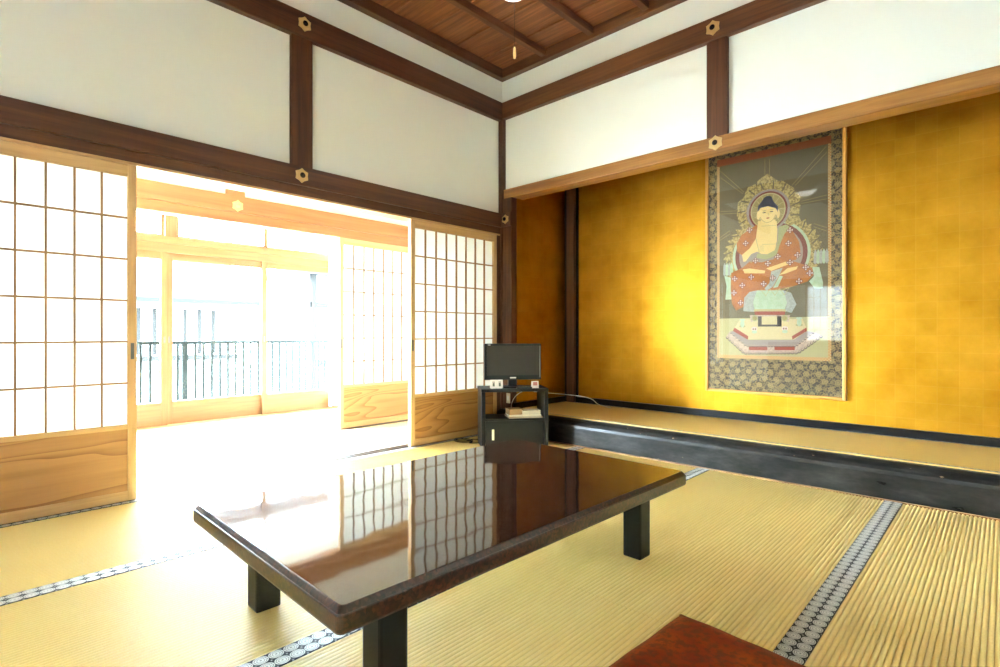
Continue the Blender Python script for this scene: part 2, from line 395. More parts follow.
# back wall with a row of shoji windows, far side wall
WZ0, WZ1, WX0, WX1 = .72, 1.78, .62, 3.88
bm = nb(); box(bm, -.1, RX+.1, RY-.1, RY, -.03, WZ0, 0, 1); box(bm, -.1, RX+.1, RY-.1, RY, WZ1, 3.35)
box(bm, -.1, WX0, RY-.1, RY, WZ0, WZ1); box(bm, WX1, RX+.1, RY-.1, RY, WZ0, WZ1); struct('wall_back', bm, ['plaster', 'post'])
bm = nb(); box(bm, RX, RX+.1, RY, .0, -.03, 3.35); struct('wall_side', bm, 'plaster')
bm = nb(); box(bm, 0, RX, RY-.02, RY+.03, WZ0-.06, WZ0, .003); box(bm, 0, RX, RY-.02, RY+.03, WZ1, WZ1+.13, .003)
struct('trim_19', bm, 'beam_x', 'dark rails above and below the back shoji windows', 'trim')
bm = nb(); box(bm, -.13, RX+.1, RY-.1, .0, -.08, -.031); struct('floor', bm, 'hwood')

# ------------------------------------------------------------------ tatami mats
def heri_strip(bm, uv, x0, x1, y0, y1, z0, z1, pitch=.042, along='Y'):
    vs = [bm.verts.new(p) for p in ((x0,y0,z0),(x1,y0,z0),(x1,y1,z0),(x0,y1,z0),(x0,y0,z1),(x1,y0,z1),(x1,y1,z1),(x0,y1,z1))]
    for q in ((3,2,1,0),(4,5,6,7),(0,1,5,4),(1,2,6,5),(2,3,7,6),(3,0,4,7)):
        f = bm.faces.new([vs[i] for i in q])
        for lp in f.loops:
            c = lp.vert.co
            a, b = ((c.x-x0)/(x1-x0), (c.y-y0)/pitch) if along == 'Y' else ((c.y-y0)/(y1-y0), (c.x-x0)/pitch)
            lp[uv].uv = (min(.999, max(.001, a)), b)
def tatami(x0, x1, y0, y1, label):
    t = thing('tatami_mat', label, 'tatami mat', ((x0+x1)/2, (y0+y1)/2, -.03), 0, 'tatami mats on the room floor')
    a, b = x0+.037, x1-.037; n = round((b-a)/.0155); bm = nb(); pts = []
    for i in range(n*8+1):
        u = i/8; s = abs(math.sin(PI*u))
        pts.append((a+(b-a)*i/(n*8), -.0085*(1-s**.5)))
    top0 = [bm.verts.new((x, y0+.0003, z)) for x, z in pts]; top1 = [bm.verts.new((x, y1-.0003, z)) for x, z in pts]
    for i in range(len(pts)-1):
        f = bm.faces.new((top0[i], top0[i+1], top1[i+1], top1[i]))
    bl = [bm.verts.new((x, y, -.03)) for x, y in ((a, y0+.0003), (b, y0+.0003), (b, y1-.0003), (a, y1-.0003))]
    bm.faces.new(bl[::-1]); bm.faces.new([bl[0], bl[1]] + top0[::-1]); bm.faces.new([bl[2], bl[3]] + top1)
    bm.faces.new((bl[3], bl[0], top0[0], top1[0])); bm.faces.new((bl[1], bl[2], top1[-1], top0[-1]))
    obj('weave', bm, 'straw', t)
    for p, q in ((x0+.0006, x0+.0385), (x1-.0385, x1-.0006)):
        bm = nb(); uv = bm.loops.layers.uv.new('UVMap'); heri_strip(bm, uv, p, q, y0+.0003, y1-.0003, -.03, .0012)
        obj('border', bm, 'heri', t)
XS = (0, .948, 1.913, 2.917, 3.93)
YS = (-.119, -2.035, -3.95, -5.98)
where_x = ('strip along the shoji', 'second strip from the shoji', 'third strip from the shoji', 'fourth strip from the shoji')
where_y = ('nearest the alcove', 'mid room', 'farthest from the alcove')
for i in range(4):
    for j in range(3):
        tatami(XS[i], XS[i+1], YS[j+1], YS[j], 'straw tatami mat, %s, %s' % (where_x[i], where_y[j]))
# mat on the dais
t = thing('alcove_mat', 'long golden straw mat covering the raised alcove dais', 'tatami mat', (2, .36, .2))
bm = nb(); box(bm, .157, RX, -.032, .770, .2005, .2045, .001); obj('weave', bm, 'straw2', t)
for y in (-.008, .748):
    bm = nb(); uv = bm.loops.layers.uv.new('UVMap'); heri_strip(bm, uv, (.16), RX-.002, y, y+.018, .204, .2054, .030, 'X'); obj('border', bm, 'heri', t)

# ------------------------------------------------------------------ shoji screens
def shoji(label, y0, y1, xf, pull=None, cols=8, group=None, bar='bar', z0=.002, z1=1.767):
    """screen standing in the plane X = xf (room face), lattice towards +X"""
    t = thing('shoji_screen', label, 'shoji screen', (xf-.015, (y0+y1)/2, z0), 0, group)
    xb = xf-.036; st = .040; a, b = y0+st, y1-st
    obj('stile', box(nb(), xb, xf, y0, y0+st, z0, z1, .002), 'pale_z', t); obj('stile', box(nb(), xb, xf, y1-st, y1, z0, z1, .002), 'pale_z', t)
    bm = nb(); box(bm, xb, xf, a, b, 1.706, z1, .002); obj('top_rail', bm, 'pale_y', t)
    bm = nb(); box(bm, xb, xf, a, b, .378, .402, .002); obj('middle_rail', bm, 'pale_y', t)
    bm = nb(); box(bm, xb, xf, a, b, z0, .052, .002); obj('bottom_rail', bm, 'pale_y', t)
    bm = nb(); box(bm, xb+.008, xf-.007, a-.004, b+.004, .050, .380); obj('kickboard', bm, 'kick', t)
    p = (b-a)/cols; bm = nb()
    for i in range(1, cols): box(bm, xf-.018, xf-.004, a+p*i-.0042, a+p*i+.0042, .40, 1.708)
    q = (1.706-.402)/6
    for j in range(1, 6): box(bm, xf-.020, xf-.005, a, b, (.402+q*j)-.0045, (.402+q*j)+.0045)
    obj('lattice', bm, bar, t)
    bm = nb(); box(bm, xf-.0205, xf-.0195, a-.003, b+.003, .398, 1.710); obj('paper', bm, 'paper', t)
    if pull:
        y = y1-.020 if pull == 'hi' else y0+.018
        bm = nb(); box(bm, xf-.004, xf+.0015, y-.008, y+.008, .745, .83, .001); obj('finger_pull', bm, 'pull', t)
    return t
G = 'shoji screens of the inner row'
shoji('large shoji screen at the left edge, kickboard beside the bare mat', -3.786, -2.826, -.004, 'hi', group=G)
shoji('shoji screen directly behind the television stand', -1.026, -.066, -.004, 'lo', group=G)
shoji('farther shoji screen beyond the corridor mat, seen through the opening', -.997, -.037, -1.110, 'lo', bar='honey_z')
# windows of the back wall
def shoji_window(label, x0, x1):
    t = thing('shoji_window', label, 'shoji window', ((x0+x1)/2, RY-.03, WZ0), 0, 'shoji windows of the back wall')
    y0, y1 = RY-.045, RY-.015; s = .035
    bm = nb()
    box(bm, x0, x0+s, y0, y1, WZ0, WZ1, .002); box(bm, x1-s, x1, y0, y1, WZ0, WZ1, .002); box(bm, x0+s, x1-s, y0, y1, WZ0, WZ0+s, .002); box(bm, x0+s, x1-s, y0, y1, WZ1-s, WZ1, .002)
    obj('frame', bm, 'pale_z', t); bm = nb(); a, b = x0+s, x1-s
    for i in range(1, 7): box(bm, a+(b-a)*i/7-.0035, a+(b-a)*i/7+.0035, y0+.008, y1-.003, WZ0+s, WZ1-s)
    for j in range(1, 5): z = WZ0+s+(WZ1-WZ0-2*s)*j/5; box(bm, a, b, y0+.008, y1-.004, z-.0035, z+.0035)
    obj('lattice', bm, 'bar', t)
    bm = nb(); box(bm, a-.003, b+.003, y0+.006, y0+.007, WZ0+s-.003, WZ1-s+.003); obj('paper', bm, 'paper2', t)
pl = ('shoji window of the back wall nearest the shoji screens', 'second shoji window of the back wall from the shoji screens', 'third shoji window of the back wall from the shoji screens', 'shoji window of the back wall in the far corner')
for i in range(4): shoji_window(pl[i], WX0+i*.815, WX0+(i+1)*.815)

# ------------------------------------------------------------------ nail covers
def nail_cover(label, c, ax, s=.05, sm='darkmetal'):
    t = thing('nail_cover', label, 'nail cover', c, 0, 'hexagonal brass nail covers')
    def pl(poly, d0, d1, bm):
        sg = 1 if ax == 'X' else -1
        if ax == 'X': prism(bm, [(u, v) for u, v in poly], d0*sg, d1*sg, 'X')
        else: prism(bm, poly, d0*sg, d1*sg, 'Y')
    hexo = []
    for i in range(12):
        a = PI/6*i + PI/6; r = s if i % 2 == 0 else s*.80
        hexo.append((r*math.cos(a), r*math.sin(a)))
    bm = nb(); pl(hexo, -.001, .006, bm); pl([(u*.80, v*.80) for u, v in hexo], .005, .011, bm); pl([(u*.56, v*.56) for u, v in hexo], .010, .013, bm); obj('plate', bm, 'brass', t, True)
    bm = nb(); sg = 1 if ax == 'X' else -1
    lathe(bm, [(.017, .012*sg), (.018, .016*sg), (.015, .021*sg), (.008, .026*sg), (0, .028*sg)], n=16, axis=ax); obj('stud', bm, sm, t, True)
nail_cover('nail cover on the upper beam of the shoji wall', (.024, -1.906, 2.895), 'X', .048)
nail_cover('nail cover on the tie beam over the shoji opening', (.024, -1.925, 1.905), 'X', .048)
nail_cover('nail cover at the dark corner post beside the alcove', (.078, -.040, 1.905), 'Y', .042)
nail_cover('nail cover on the upper beam of the alcove wall', (1.935, -.024, 2.90), 'Y', .05)
nail_cover('nail cover at the foot of the short upright, on the alcove lintel', (1.945, -.006, 2.142), 'Y', .05)
nail_cover('nail cover on the amber beam beyond the corridor', (-1.083, -1.91, 1.892), 'X', .046, 'brass')

# ------------------------------------------------------------------ low table
TA = math.radians(-1.2)
t = thing('low_table', 'long low table with polished speckled brown top and black legs', 'table', (1.919, -2.232, .0012), TA)
def rrect(w, l, r, z, n=5):
    pts = []
    for cx, cy, a0 in ((w/2-r, l/2-r, 0), (-w/2+r, l/2-r, PI/2), (-w/2+r, -l/2+r, PI), (w/2-r, -l/2+r, 1.5*PI)):
        for i in range(n+1): a = a0+PI/2*i/n; pts.append((cx+r*math.cos(a), cy+r*math.sin(a), z))
    return pts
W, Ln = .952, 1.535
bm = nb(); loft(bm, [rrect(W-.02, Ln-.02, .012, .266), rrect(W-.004, Ln-.004, .014, .270), rrect(W, Ln, .014, .276), rrect(W, Ln, .014, .308), rrect(W-.003, Ln-.003, .014, .311),
   rrect(W-.006, Ln-.006, .014, .3112), rrect(W-.012, Ln-.012, .014, .316), rrect(W-.022, Ln-.022, .014, .3225), rrect(W-.028, Ln-.028, .012, .324)])
for f in bm.faces: f.material_index = 0 if f.calc_center_median().z > .3239 else 1
obj('tabletop', bm, ['granite', 'granite_edge'], t, True)
ca, sa = math.cos(-TA), math.sin(-TA)
for (gx, gy) in ((1.607, -2.833), (2.282, -2.833), (1.645, -1.655), (2.283, -1.652)):
    dx, dy = gx-1.919, gy+2.232; lx, ly = dx*ca-dy*sa, dx*sa+dy*ca
    bm = nb(); box(bm, lx-.039, lx+.039, ly-.039, ly+.039, .0, .268, .008); obj('leg', bm, 'black', t, True)

# ------------------------------------------------------------------ floor cushion
t = thing('floor_cushion', 'orange red velvet floor cushion at the front edge', 'cushion', (2.917, -2.348, .0012), math.radians(-3.6))
bm = nb(); N = 28; w, l = .60, .62
def cz(u, v, s):
    e = (1-abs(u)**5)*(1-abs(v)**5)
    return .030 + s*(.006 + .024*e**.6) if s > 0 else .030 - .028*e**.35
grid = {}
for s in (1, -1):
    for i in range(N+1):
        for j in range(N+1):
            u, v = 2*i/N-1, 2*j/N-1
            px = u*w/2*(1-.012*(1-v*v)); py = v*l/2*(1-.012*(1-u*u))
            z = cz(u, v, s) + (.002*math.sin(9*u+4*v)*math.cos(7*v-3*u) if s > 0 else 0)
            grid[s, i, j] = bm.verts.new((px, py, max(.001, z)))
for s in (1, -1):
    for i in range(N):
        for j in range(N):
            f = bm.faces.new([grid[s, i, j], grid[s, i+1, j], grid[s, i+1, j+1], grid[s, i, j+1]]); f.smooth = True
rim = [(i, 0) for i in range(N)] + [(N, j) for j in range(N)] + [(N-i, N) for i in range(N)] + [(0, N-j) for j in range(N)]
for k in range(len(rim)):
    a, b = rim[k], rim[(k+1) % len(rim)]
    bm.faces.new((grid[1, *a], grid[1, *b], grid[-1, *b], grid[-1, *a])).smooth = True
obj('cover', bm, 'velvet', t, True)
for sx, sy in ((-1, 1), (1, 1), (-1, -1), (1, -1)):
    bm = nb(); tube(bm, [(sx*w/2*.985, sy*l/2*.985, .032), (sx*(w/2-.002), sy*(l/2-.002), .031), (sx*(w/2+.006), sy*(l/2+.006), .026)], .0035, 6); obj('corner_tassel', bm, 'velvet', t, True)

# ------------------------------------------------------------------ television corner
SA = math.radians(52.0); SO = (.594, -.484, .0015)
st = thing('television_stand', 'black television stand with open shelf and drop door', 'stand', SO, SA)
bm = nb(); box(bm, -.262, -.232, 0, .28, 0, .430, .003); obj('side_panel', bm, 'blackw', st, True)
bm = nb(); box(bm, .232, .262, 0, .28, 0, .430, .003); obj('side_panel', bm, 'blackw', st, True)
bm = nb(); box(bm, -.264, .264, -.003, .285, .428, .452, .003); obj('top', bm, 'blackw', st, True)
bm = nb(); box(bm, -.232, .232, .01, .278, .205, .220, .001); obj('shelf', bm, 'blackw', st, True)
bm = nb(); box(bm, -.232, .232, .03, .278, .02, .036); box(bm, -.232, .232, .265, .275, .036, .205); obj('back_panel', bm, 'blackw', st, True)
dr = obj('door', box(nb(), -.229, .229, .002, .018, .018, .206, .002), 'blackw', st, True)
bm = nb(); box(bm, -.182, -.165, -.010, .003, .062, .143, .002); obj('handle', bm, 'cream', dr, True)
# television
tv = thing('television', 'small black flat screen television standing on the black stand', 'television', (.594-.788*.12, -.484+.616*.12, .452), SA)
bm = nb(); box(bm, -.228, .228, -.018, .030, .062, .348, .006); box(bm, -.15, .15, .028, .055, .10, .30, .01); obj('casing', bm, 'plastic', tv, True)
bm = nb(); box(bm, -.208, .208, -.0195, -.017, .098, .330); obj('screen', bm, 'screen', tv, True)
bm = nb(); box(bm, -.024, .024, -.0205, -.0175, .074, .084, .001); obj('name_badge', bm, 'silver', tv, True)
bm = nb(); box(bm, -.200, -.180, -.0200, -.0175, .335, .341); obj('corner_mark', bm, 'silver', tv, True)
bm = nb(); box(bm, .214, .221, -.0200, -.0175, .080, .330); obj('painted_edge_light', bm, 'grey', tv, True)  # grey strip stands in for light along the right bezel edge
bm = nb(); box(bm, -.035, .035, .0, .03, .010, .07, .004); obj('neck', bm, 'plastic', tv, True)
bm = nb(); loft(bm, [rrect(.24, .16, .03, .0), rrect(.24, .16, .03, .006), rrect(.22, .14, .03, .012)]); bmesh.ops.translate(bm, verts=bm.verts[:], vec=(0, .0, 0)); obj('base', bm, 'plastic', tv, True)
def onstand(x, y, z):
    c, s = math.cos(SA), math.sin(SA); return (SO[0]+x*c-y*s, SO[1]+x*s+y*c, z)
# little stand-up cards and remote
t = thing('notice_card', 'white notice card with two small dark pictures, left on the stand', 'card', onstand(-.138, .040, .452), SA)
bm = nb(); prism(bm, [(0, 0), (.004, 0), (.020, .068), (.016, .068)], -.049, .049, 'X'); prism(bm, [(.044, 0), (.048, 0), (.020, .068), (.016, .068)], -.049, .049, 'X'); obj('card', bm, 'white', t, True)
for x, m in ((-.024, 'greenp'), (.024, 'greenp')):
    bm = nb(); y = .0026
    prism(bm, [(y, .018), (y+.003, .018), (y+.0072, .044), (y+.0042, .044)], x-.008, x+.008, 'X'); prism(bm, [(y+.0047, .048), (y+.0077, .048), (y+.009, .054), (y+.006, .054)], x-.010, x+.010, 'X'); obj('picture', bm, m, t, True)
t = thing('small_card', 'small pink and white card standing right on the television stand', 'card', onstand(.164, .030, .452), SA)
bm = nb(); prism(bm, [(0, 0), (.004, 0), (.016, .055), (.012, .055)], -.028, .028, 'X'); prism(bm, [(.034, 0), (.038, 0), (.016, .055), (.012, .055)], -.028, .028, 'X'); obj('card', bm, 'white', t, True)
bm = nb(); prism(bm, [(.0040, .022), (.0060, .022), (.0115, .048), (.0095, .048)], -.016, .018, 'X'); obj('print', bm, 'pinkc', t, True)
t = thing('remote_control', 'slim dark remote control lying in front of the television base', 'remote control', onstand(.075, .022, .452), SA)
bm = nb(); box(bm, -.06, .06, -.017, .017, 0, .012, .004); obj('body', bm, 'plastic', t, True)
for i in range(4):
    bm = nb(); box(bm, -.045+i*.026, -.032+i*.026, -.006, .006, .0115, .0135, .001); obj('button', bm, 'grey', t, True)
# papers and books on the shelf
def book(label, x, y, z, w, d, h, rz, cover, name='book', cat='book'):
    t = thing(name, label, cat, onstand(x, y, z), SA+rz, 'reading matter on the television stand shelf')
    bm = nb(); box(bm, -w/2+.003, w/2-.003, -d/2+.003, d/2-.004, .002, h-.002); obj('pages', bm, 'pages', t, True)
    bm = nb(); box(bm, -w/2, w/2, -d/2, d/2, 0, .003, .001); box(bm, -w/2, w/2, -d/2, d/2, h-.003, h, .001); box(bm, -w/2, w/2, d/2-.004, d/2, .003, h-.003); obj('cover', bm, cover, t, True)
book('brown magazine at the bottom of the shelf pile', .085, .115, .220, .27, .19, .012, .05, 'book3', 'magazine', 'magazine')
book('cream magazine second from the bottom of the shelf pile', .085, .118, .232, .26, .18, .012, -.03, 'book2', 'magazine', 'magazine')
book('pale cream book on the right of the shelf pile', .135, .095, .244, .15, .11, .032, .04, 'book2')
t = thing('tan_box', 'low tan cardboard box at the left of the shelf pile', 'box', onstand(.010, .10, .244), SA+.12, 'reading matter on the television stand shelf')
bm = nb(); box(bm, -.055, .055, -.05, .06, 0, .040, .003); obj('body', bm, 'book1', t, True)
bm = nb(); box(bm, -.057, .057, -.052, .062, .036, .045, .002); obj('lid', bm, 'book1', t, True)
# outlet, cables
t = thing('wall_outlet', 'small cream outlet on the dark corner post behind the stand', 'outlet', (.098, -.0205, .30))
bm = nb(); box(bm, -.022, .022, -.007, 0, -.045, .045, .003); obj('plate', bm, 'cream', t, True)
bm = nb(); box(bm, -.010, .010, -.010, -.006, -.022, .022, .001); obj('socket', bm, 'white', t, True)
pts = [onstand(.015, .25, .246), onstand(.020, .285, .30), onstand(.06, .30, .365), onstand(.14, .305, .405), onstand(.24, .28, .395), (.84, .10, .36), (.80, .36, .27), (.76, .62, .212), (.62, .70, .212)]
tag(obj('aerial_cable', tube(nb(), spline(pts), .0030, 6), 'cord'), 'thin white cable arching from behind the stand onto the dais', 'cable')
pts = [(.33, -.50, .004)] + [(.150+.085*math.cos(a)*(1+.1*math.sin(3*a)), -.62+.06*math.sin(a), .004+.0012*k+.002) for k, a in enumerate([i*PI/4 for i in range(18)])] + [(.28, -.45, .012)]
tag(obj('power_cord', tube(nb(), spline(pts, 5), .0035, 6), 'bcord'), 'coiled black cord on the mat left of the stand', 'cord')

# ------------------------------------------------------------------ pendant lamp
t = thing('pendant_lamp', 'pale glass pendant lamp with pull cord under the ceiling', 'lamp', (1.682, -1.714, 3.277))
bm = nb(); lathe(bm, [(.0, .0), (.06, -.002), (.06, -.02), (.02, -.035), (0, -.035)], n=24); obj('ceiling_cup', bm, 'black', t, True)
bm = nb(); tube(bm, [(0, 0, -.03), (0, 0, -.60)], .004); obj('flex', bm, 'bcord', t, True)
sh = nb(); lathe(sh, [(.03, -.58), (.05, -.60), (.14, -.64), (.185, -.68), (.19, -.70), (.182, -.70), (.13, -.66), (.03, -.62)], n=40); obj('shade', sh, 'white', t, True)
bm = nb(); lathe(bm, [(0, -.64), (.10, -.66), (.125, -.72), (.105, -.78), (.06, -.818), (.02, -.830), (0, -.832)], n=32); gl = obj('globe', bm, 'lamp', t, True)
bm = nb(); tube(bm, [(.004, .004, -.80), (.004, .004, -1.07)], .0009, 6); pc = obj('pull_cord', bm, 'bcord', t, True)
bm = nb(); lathe(bm, [(0, -1.120), (.006, -1.118), (.0075, -1.10), (.006, -1.073), (.003, -1.065), (0, -1.064)], c=(.004, .004, 0), n=14); obj('toggle', bm, 'ivory', pc, True)
PT = {
    'field': [(1.669, 2.229), (2.421, 2.215), (2.434, 0.719), (1.664, 0.701)],
    'redband': [(1.649, 2.28), (2.438, 2.267), (2.421, 2.215), (1.669, 2.229)],
    'outer': [(1.576, 0.421), (2.516, 0.43), (2.513, 2.294), (1.578, 2.309)],
    'frame': [(1.556, 0.413), (2.541, 0.413)],
    'rays': [[(2.009, 2.206), (2.009, 2.087)], [(2.042, 2.198), (2.042, 2.08)], [(2.195, 1.97), (2.418, 2.208)], [(2.217, 1.966), (2.423, 2.166)], [(1.671, 2.189), (1.856, 1.983)], [(1.671, 2.136), (1.848, 1.972)], [(2.257, 1.844), (2.421, 1.861)], [(2.257, 1.828), (2.421, 1.834)], [(1.671, 1.861), (1.802, 1.846)], [(1.671, 1.84), (1.802, 1.827)], [(2.34, 1.67), (2.421, 1.63)], [(2.34, 1.646), (2.421, 1.606)], [(1.671, 1.652), (1.749, 1.695)], [(1.671, 1.629), (1.749, 1.671)]],
    'A_top': [(1.954, 1.965), (1.954, 2.047), (1.989, 2.072), (2.028, 2.093), (2.065, 2.057), (2.106, 2.018), (2.106, 1.931), (2.065, 1.957), (2.028, 1.973), (1.989, 1.971)],
    'A_lu': [(1.862, 1.969), (1.887, 2.016), (1.942, 2.031), (1.942, 1.967), (1.899, 1.943), (1.881, 1.908)],
    'A_l': [(1.802, 1.804), (1.81, 1.907), (1.838, 1.935), (1.875, 1.89), (1.869, 1.82), (1.887, 1.76), (1.838, 1.767)],
    'A_ru': [(2.123, 2.027), (2.184, 1.972), (2.212, 1.949), (2.201, 1.914), (2.156, 1.916), (2.117, 1.954)],
    'A_r': [(2.184, 1.844), (2.228, 1.921), (2.252, 1.881), (2.25, 1.797), (2.228, 1.764), (2.184, 1.771), (2.167, 1.81)],
    'A_hair': [(1.956, 1.813), (1.96, 1.857), (1.986, 1.888), (2.001, 1.909), (2.031, 1.912), (2.06, 1.899), (2.073, 1.87), (2.102, 1.833), (2.1, 1.79), (2.086, 1.821), (2.031, 1.845), (1.974, 1.839)],
    'A_neck': [(1.983, 1.752), (2.083, 1.737), (2.098, 1.661), (2.094, 1.563), (1.96, 1.578), (1.969, 1.691)],
    'head_c': [(2.031, 1.833), (2.031, 1.795), (2.005, 1.803), (2.054, 1.795), (2.028, 1.752), (1.96, 1.8), (2.098, 1.778), (2.048, 1.493)],
    'refs': [(1.802, 1.869), (2.25, 1.797), (2.031, 1.982), (2.031, 1.683)],
    'B_chest': [(1.96, 1.742), (2.094, 1.723), (2.095, 1.605), (2.083, 1.508), (2.042, 1.477), (1.983, 1.488), (1.954, 1.509), (1.911, 1.494), (1.869, 1.441), (1.852, 1.44), (1.841, 1.495), (1.899, 1.54), (1.945, 1.611)],
    'B_hand': [(1.954, 1.559), (1.96, 1.609), (1.974, 1.63), (1.993, 1.624), (2.001, 1.592), (1.993, 1.549)],
    'B_sleeveL': [(1.838, 1.65), (1.887, 1.682), (1.954, 1.718), (1.948, 1.611), (1.899, 1.54), (1.841, 1.492), (1.806, 1.524), (1.8, 1.59)],
    'B_robeR': [(2.111, 1.542), (2.123, 1.589), (2.156, 1.634), (2.201, 1.634), (2.244, 1.55), (2.253, 1.477), (2.223, 1.42), (2.156, 1.414), (2.065, 1.423), (2.088, 1.47)],
    'B_robe': [(1.759, 1.359), (1.85, 1.397), (1.899, 1.438), (1.983, 1.424), (2.077, 1.44), (2.156, 1.432), (2.244, 1.396), (2.328, 1.353), (2.338, 1.303), (2.298, 1.256), (2.201, 1.226), (2.134, 1.217), (2.065, 1.205), (1.899, 1.195), (1.865, 1.159), (1.852, 1.088), (1.797, 1.06), (1.764, 1.117), (1.755, 1.229)],
    'B_lining': [(2.106, 1.678), (2.156, 1.689), (2.187, 1.664), (2.147, 1.623), (2.113, 1.541), (2.091, 1.467), (2.019, 1.442), (1.948, 1.461), (1.954, 1.494), (2.019, 1.477), (2.079, 1.506), (2.1, 1.58)],
    'B_hands': [(2.019, 1.374), (2.156, 1.414), (2.181, 1.394), (2.054, 1.353)],
    'B_foot': [(2.109, 1.317), (2.167, 1.364), (2.236, 1.373), (2.228, 1.351), (2.156, 1.326)],
    'B_foot2': [(1.848, 1.381), (1.899, 1.384), (2.013, 1.358), (2.007, 1.338), (1.86, 1.349)],
    'B_drape': [(2.054, 1.349), (2.134, 1.37), (2.113, 1.32), (2.068, 1.234), (2.021, 1.204), (2.007, 1.222), (2.042, 1.263)],
    'B_drape2': [(2.113, 1.313), (2.136, 1.306), (2.1, 1.228), (2.068, 1.224)],
    'B_cloth': [(1.954, 1.211), (2.139, 1.201), (2.165, 1.108), (2.147, 1.054), (1.936, 1.06), (1.926, 1.118)],
    'B_sideL': [(1.899, 1.202), (1.954, 1.211), (1.926, 1.118), (1.936, 1.047), (1.852, 1.054), (1.86, 1.159)],
    'B_sideR': [(2.139, 1.201), (2.192, 1.18), (2.228, 1.094), (2.195, 1.032), (2.147, 1.048), (2.165, 1.108)],
    'B_goldb': [(1.933, 1.067), (2.154, 1.06), (2.156, 1.04), (1.931, 1.046)],
    'B_redb': [(1.936, 1.05), (2.152, 1.044), (2.15, 1.018), (1.938, 1.023)],
    'B_flL': [(1.704, 1.344), (1.762, 1.32), (1.757, 1.255), (1.764, 1.15), (1.713, 1.15), (1.723, 1.257)],
    'B_flR': [(2.33, 1.359), (2.374, 1.355), (2.398, 1.24), (2.394, 1.202), (2.343, 1.205), (2.309, 1.257), (2.34, 1.291)],
    'B_manL': [(1.762, 1.699), (1.723, 1.612), (1.73, 1.519), (1.762, 1.431), (1.831, 1.399), (1.806, 1.511), (1.794, 1.617)],
    'meds': [(1.869, 1.582), (2.173, 1.547), (2.1, 1.456), (2.031, 1.411), (1.942, 1.44), (1.911, 1.316), (1.844, 1.256), (2.001, 1.259), (2.244, 1.262), (2.184, 1.643), (1.899, 1.681), (2.234, 1.455), (2.314, 1.316), (1.781, 1.201), (1.831, 1.121), (2.184, 1.405), (1.787, 1.312), (2.288, 1.36), (2.065, 1.298)],
    'C_ground': [(1.664, 0.988), (2.434, 0.974), (2.434, 0.719), (1.664, 0.701)],
    'C_plat': [(1.782, 0.915), (1.888, 0.835), (2.214, 0.837), (2.296, 0.912), (2.267, 0.985), (1.828, 0.994)],
    'C_redl': [(1.785, 0.927), (1.891, 0.858), (1.886, 0.832), (1.774, 0.9)],
    'C_redr': [(2.197, 0.86), (2.293, 0.924), (2.296, 0.898), (2.201, 0.835)],
    'C_tier': [(1.748, 0.893), (1.777, 0.9), (1.888, 0.83), (2.209, 0.833), (2.296, 0.898), (2.344, 0.889), (2.225, 0.787), (1.876, 0.781)],
    'C_tier2': [(1.72, 0.855), (1.748, 0.893), (1.876, 0.781), (2.225, 0.787), (2.344, 0.889), (2.395, 0.864), (2.238, 0.737), (1.858, 0.725)],
    'C_redf': [(1.894, 0.78), (2.028, 0.783), (2.028, 0.753), (1.894, 0.751)],
    'C_redf2': [(2.078, 0.783), (2.216, 0.786), (2.216, 0.758), (2.078, 0.755)],
    'C_ped': [(1.961, 1.012), (2.126, 1.008), (2.126, 0.932), (1.961, 0.933)],
    'C_pedi': [(1.988, 1.011), (2.097, 1.009), (2.097, 0.947), (1.988, 0.948)],
    'C_pedt': [(1.9, 1.023), (2.184, 1.016), (2.177, 0.963), (2.126, 0.982), (1.961, 0.985), (1.91, 0.967)],
    'dots': [(1.938, 0.998), (2.148, 0.994), (1.935, 0.914), (2.15, 0.916), (1.846, 0.956), (2.246, 0.962)],
}
# ------------------------------------------------------------------ framed hanging picture
FX0, FX1, FZ0, FZ1 = 1.556, 2.541, .413, 2.45
pic = thing('framed_picture', 'tall glazed picture of a seated golden figure on the gold wall', 'picture', ((FX0+FX1)/2, .79, FZ0))
bm = nb(); w = .024
for a in ((FX0, FX0+w, FZ0, FZ1), (FX1-w, FX1, FZ0, FZ1), (FX0+w, FX1-w, FZ0, FZ0+w), (FX0+w, FX1-w, FZ1-w, FZ1)): box(bm, a[0], a[1], .764, .80, a[2], a[3], .006)
obj('frame', bm, 'gframe', pic)
obj('brocade_mount', box(nb(), FX0+w-.002, FX1-w+.002, .782, .799, FZ0+w-.002, FZ1-w+.002), 'broc', pic)
obj('glass', box(nb(), FX0+w-.002, FX1-w+.002, .7715, .7725, FZ0+w-.002, FZ1-w+.002), 'pglass', pic)
PM = ['check', 'red', 'field', 'goldp', 'halo', 'maroon', 'skin', 'hairp', 'robe', 'green', 'sage', 'drape', 'pinkp', 'mauve', 'creamp', 'inkp', 'line', 'redp', 'whitep', 'floor_ptd']
pb = nb(); LAY = [0]
def flat(poly, m):
    LAY[0] += 1; y = .7818 - .0000125*LAY[0]
    f = pb.faces.new([pb.verts.new((x, y, z)) for x, z in poly]); f.material_index = PM.index(m)
def disc(c, rx, rz, m, n=40): flat([(c[0]+rx*math.cos(2*PI*i/n), c[1]+rz*math.sin(2*PI*i/n)) for i in range(n)], m)
def stroke(a, b, w, m):
    d = Vector((b[0]-a[0], b[1]-a[1])).normalized(); n = Vector((-d.y, d.x))*w/2
    flat([(a[0]+n.x, a[1]+n.y), (b[0]+n.x, b[1]+n.y), (b[0]-n.x, b[1]-n.y), (a[0]-n.x, a[1]-n.y)], m)
def rect(x0, x1, z0, z1, m): flat([(x0, z0), (x1, z0), (x1, z1), (x0, z1)], m)
FA, FB, FC, FD = 1.667, 2.428, .71, 2.222
rect(FA-.02, FB+.02, FC-.026, FD+.055, 'check')
rect(FA-.02, FB+.02, FD, FD+.055, 'red')
rect(FA, FB, FC, FD, 'field')
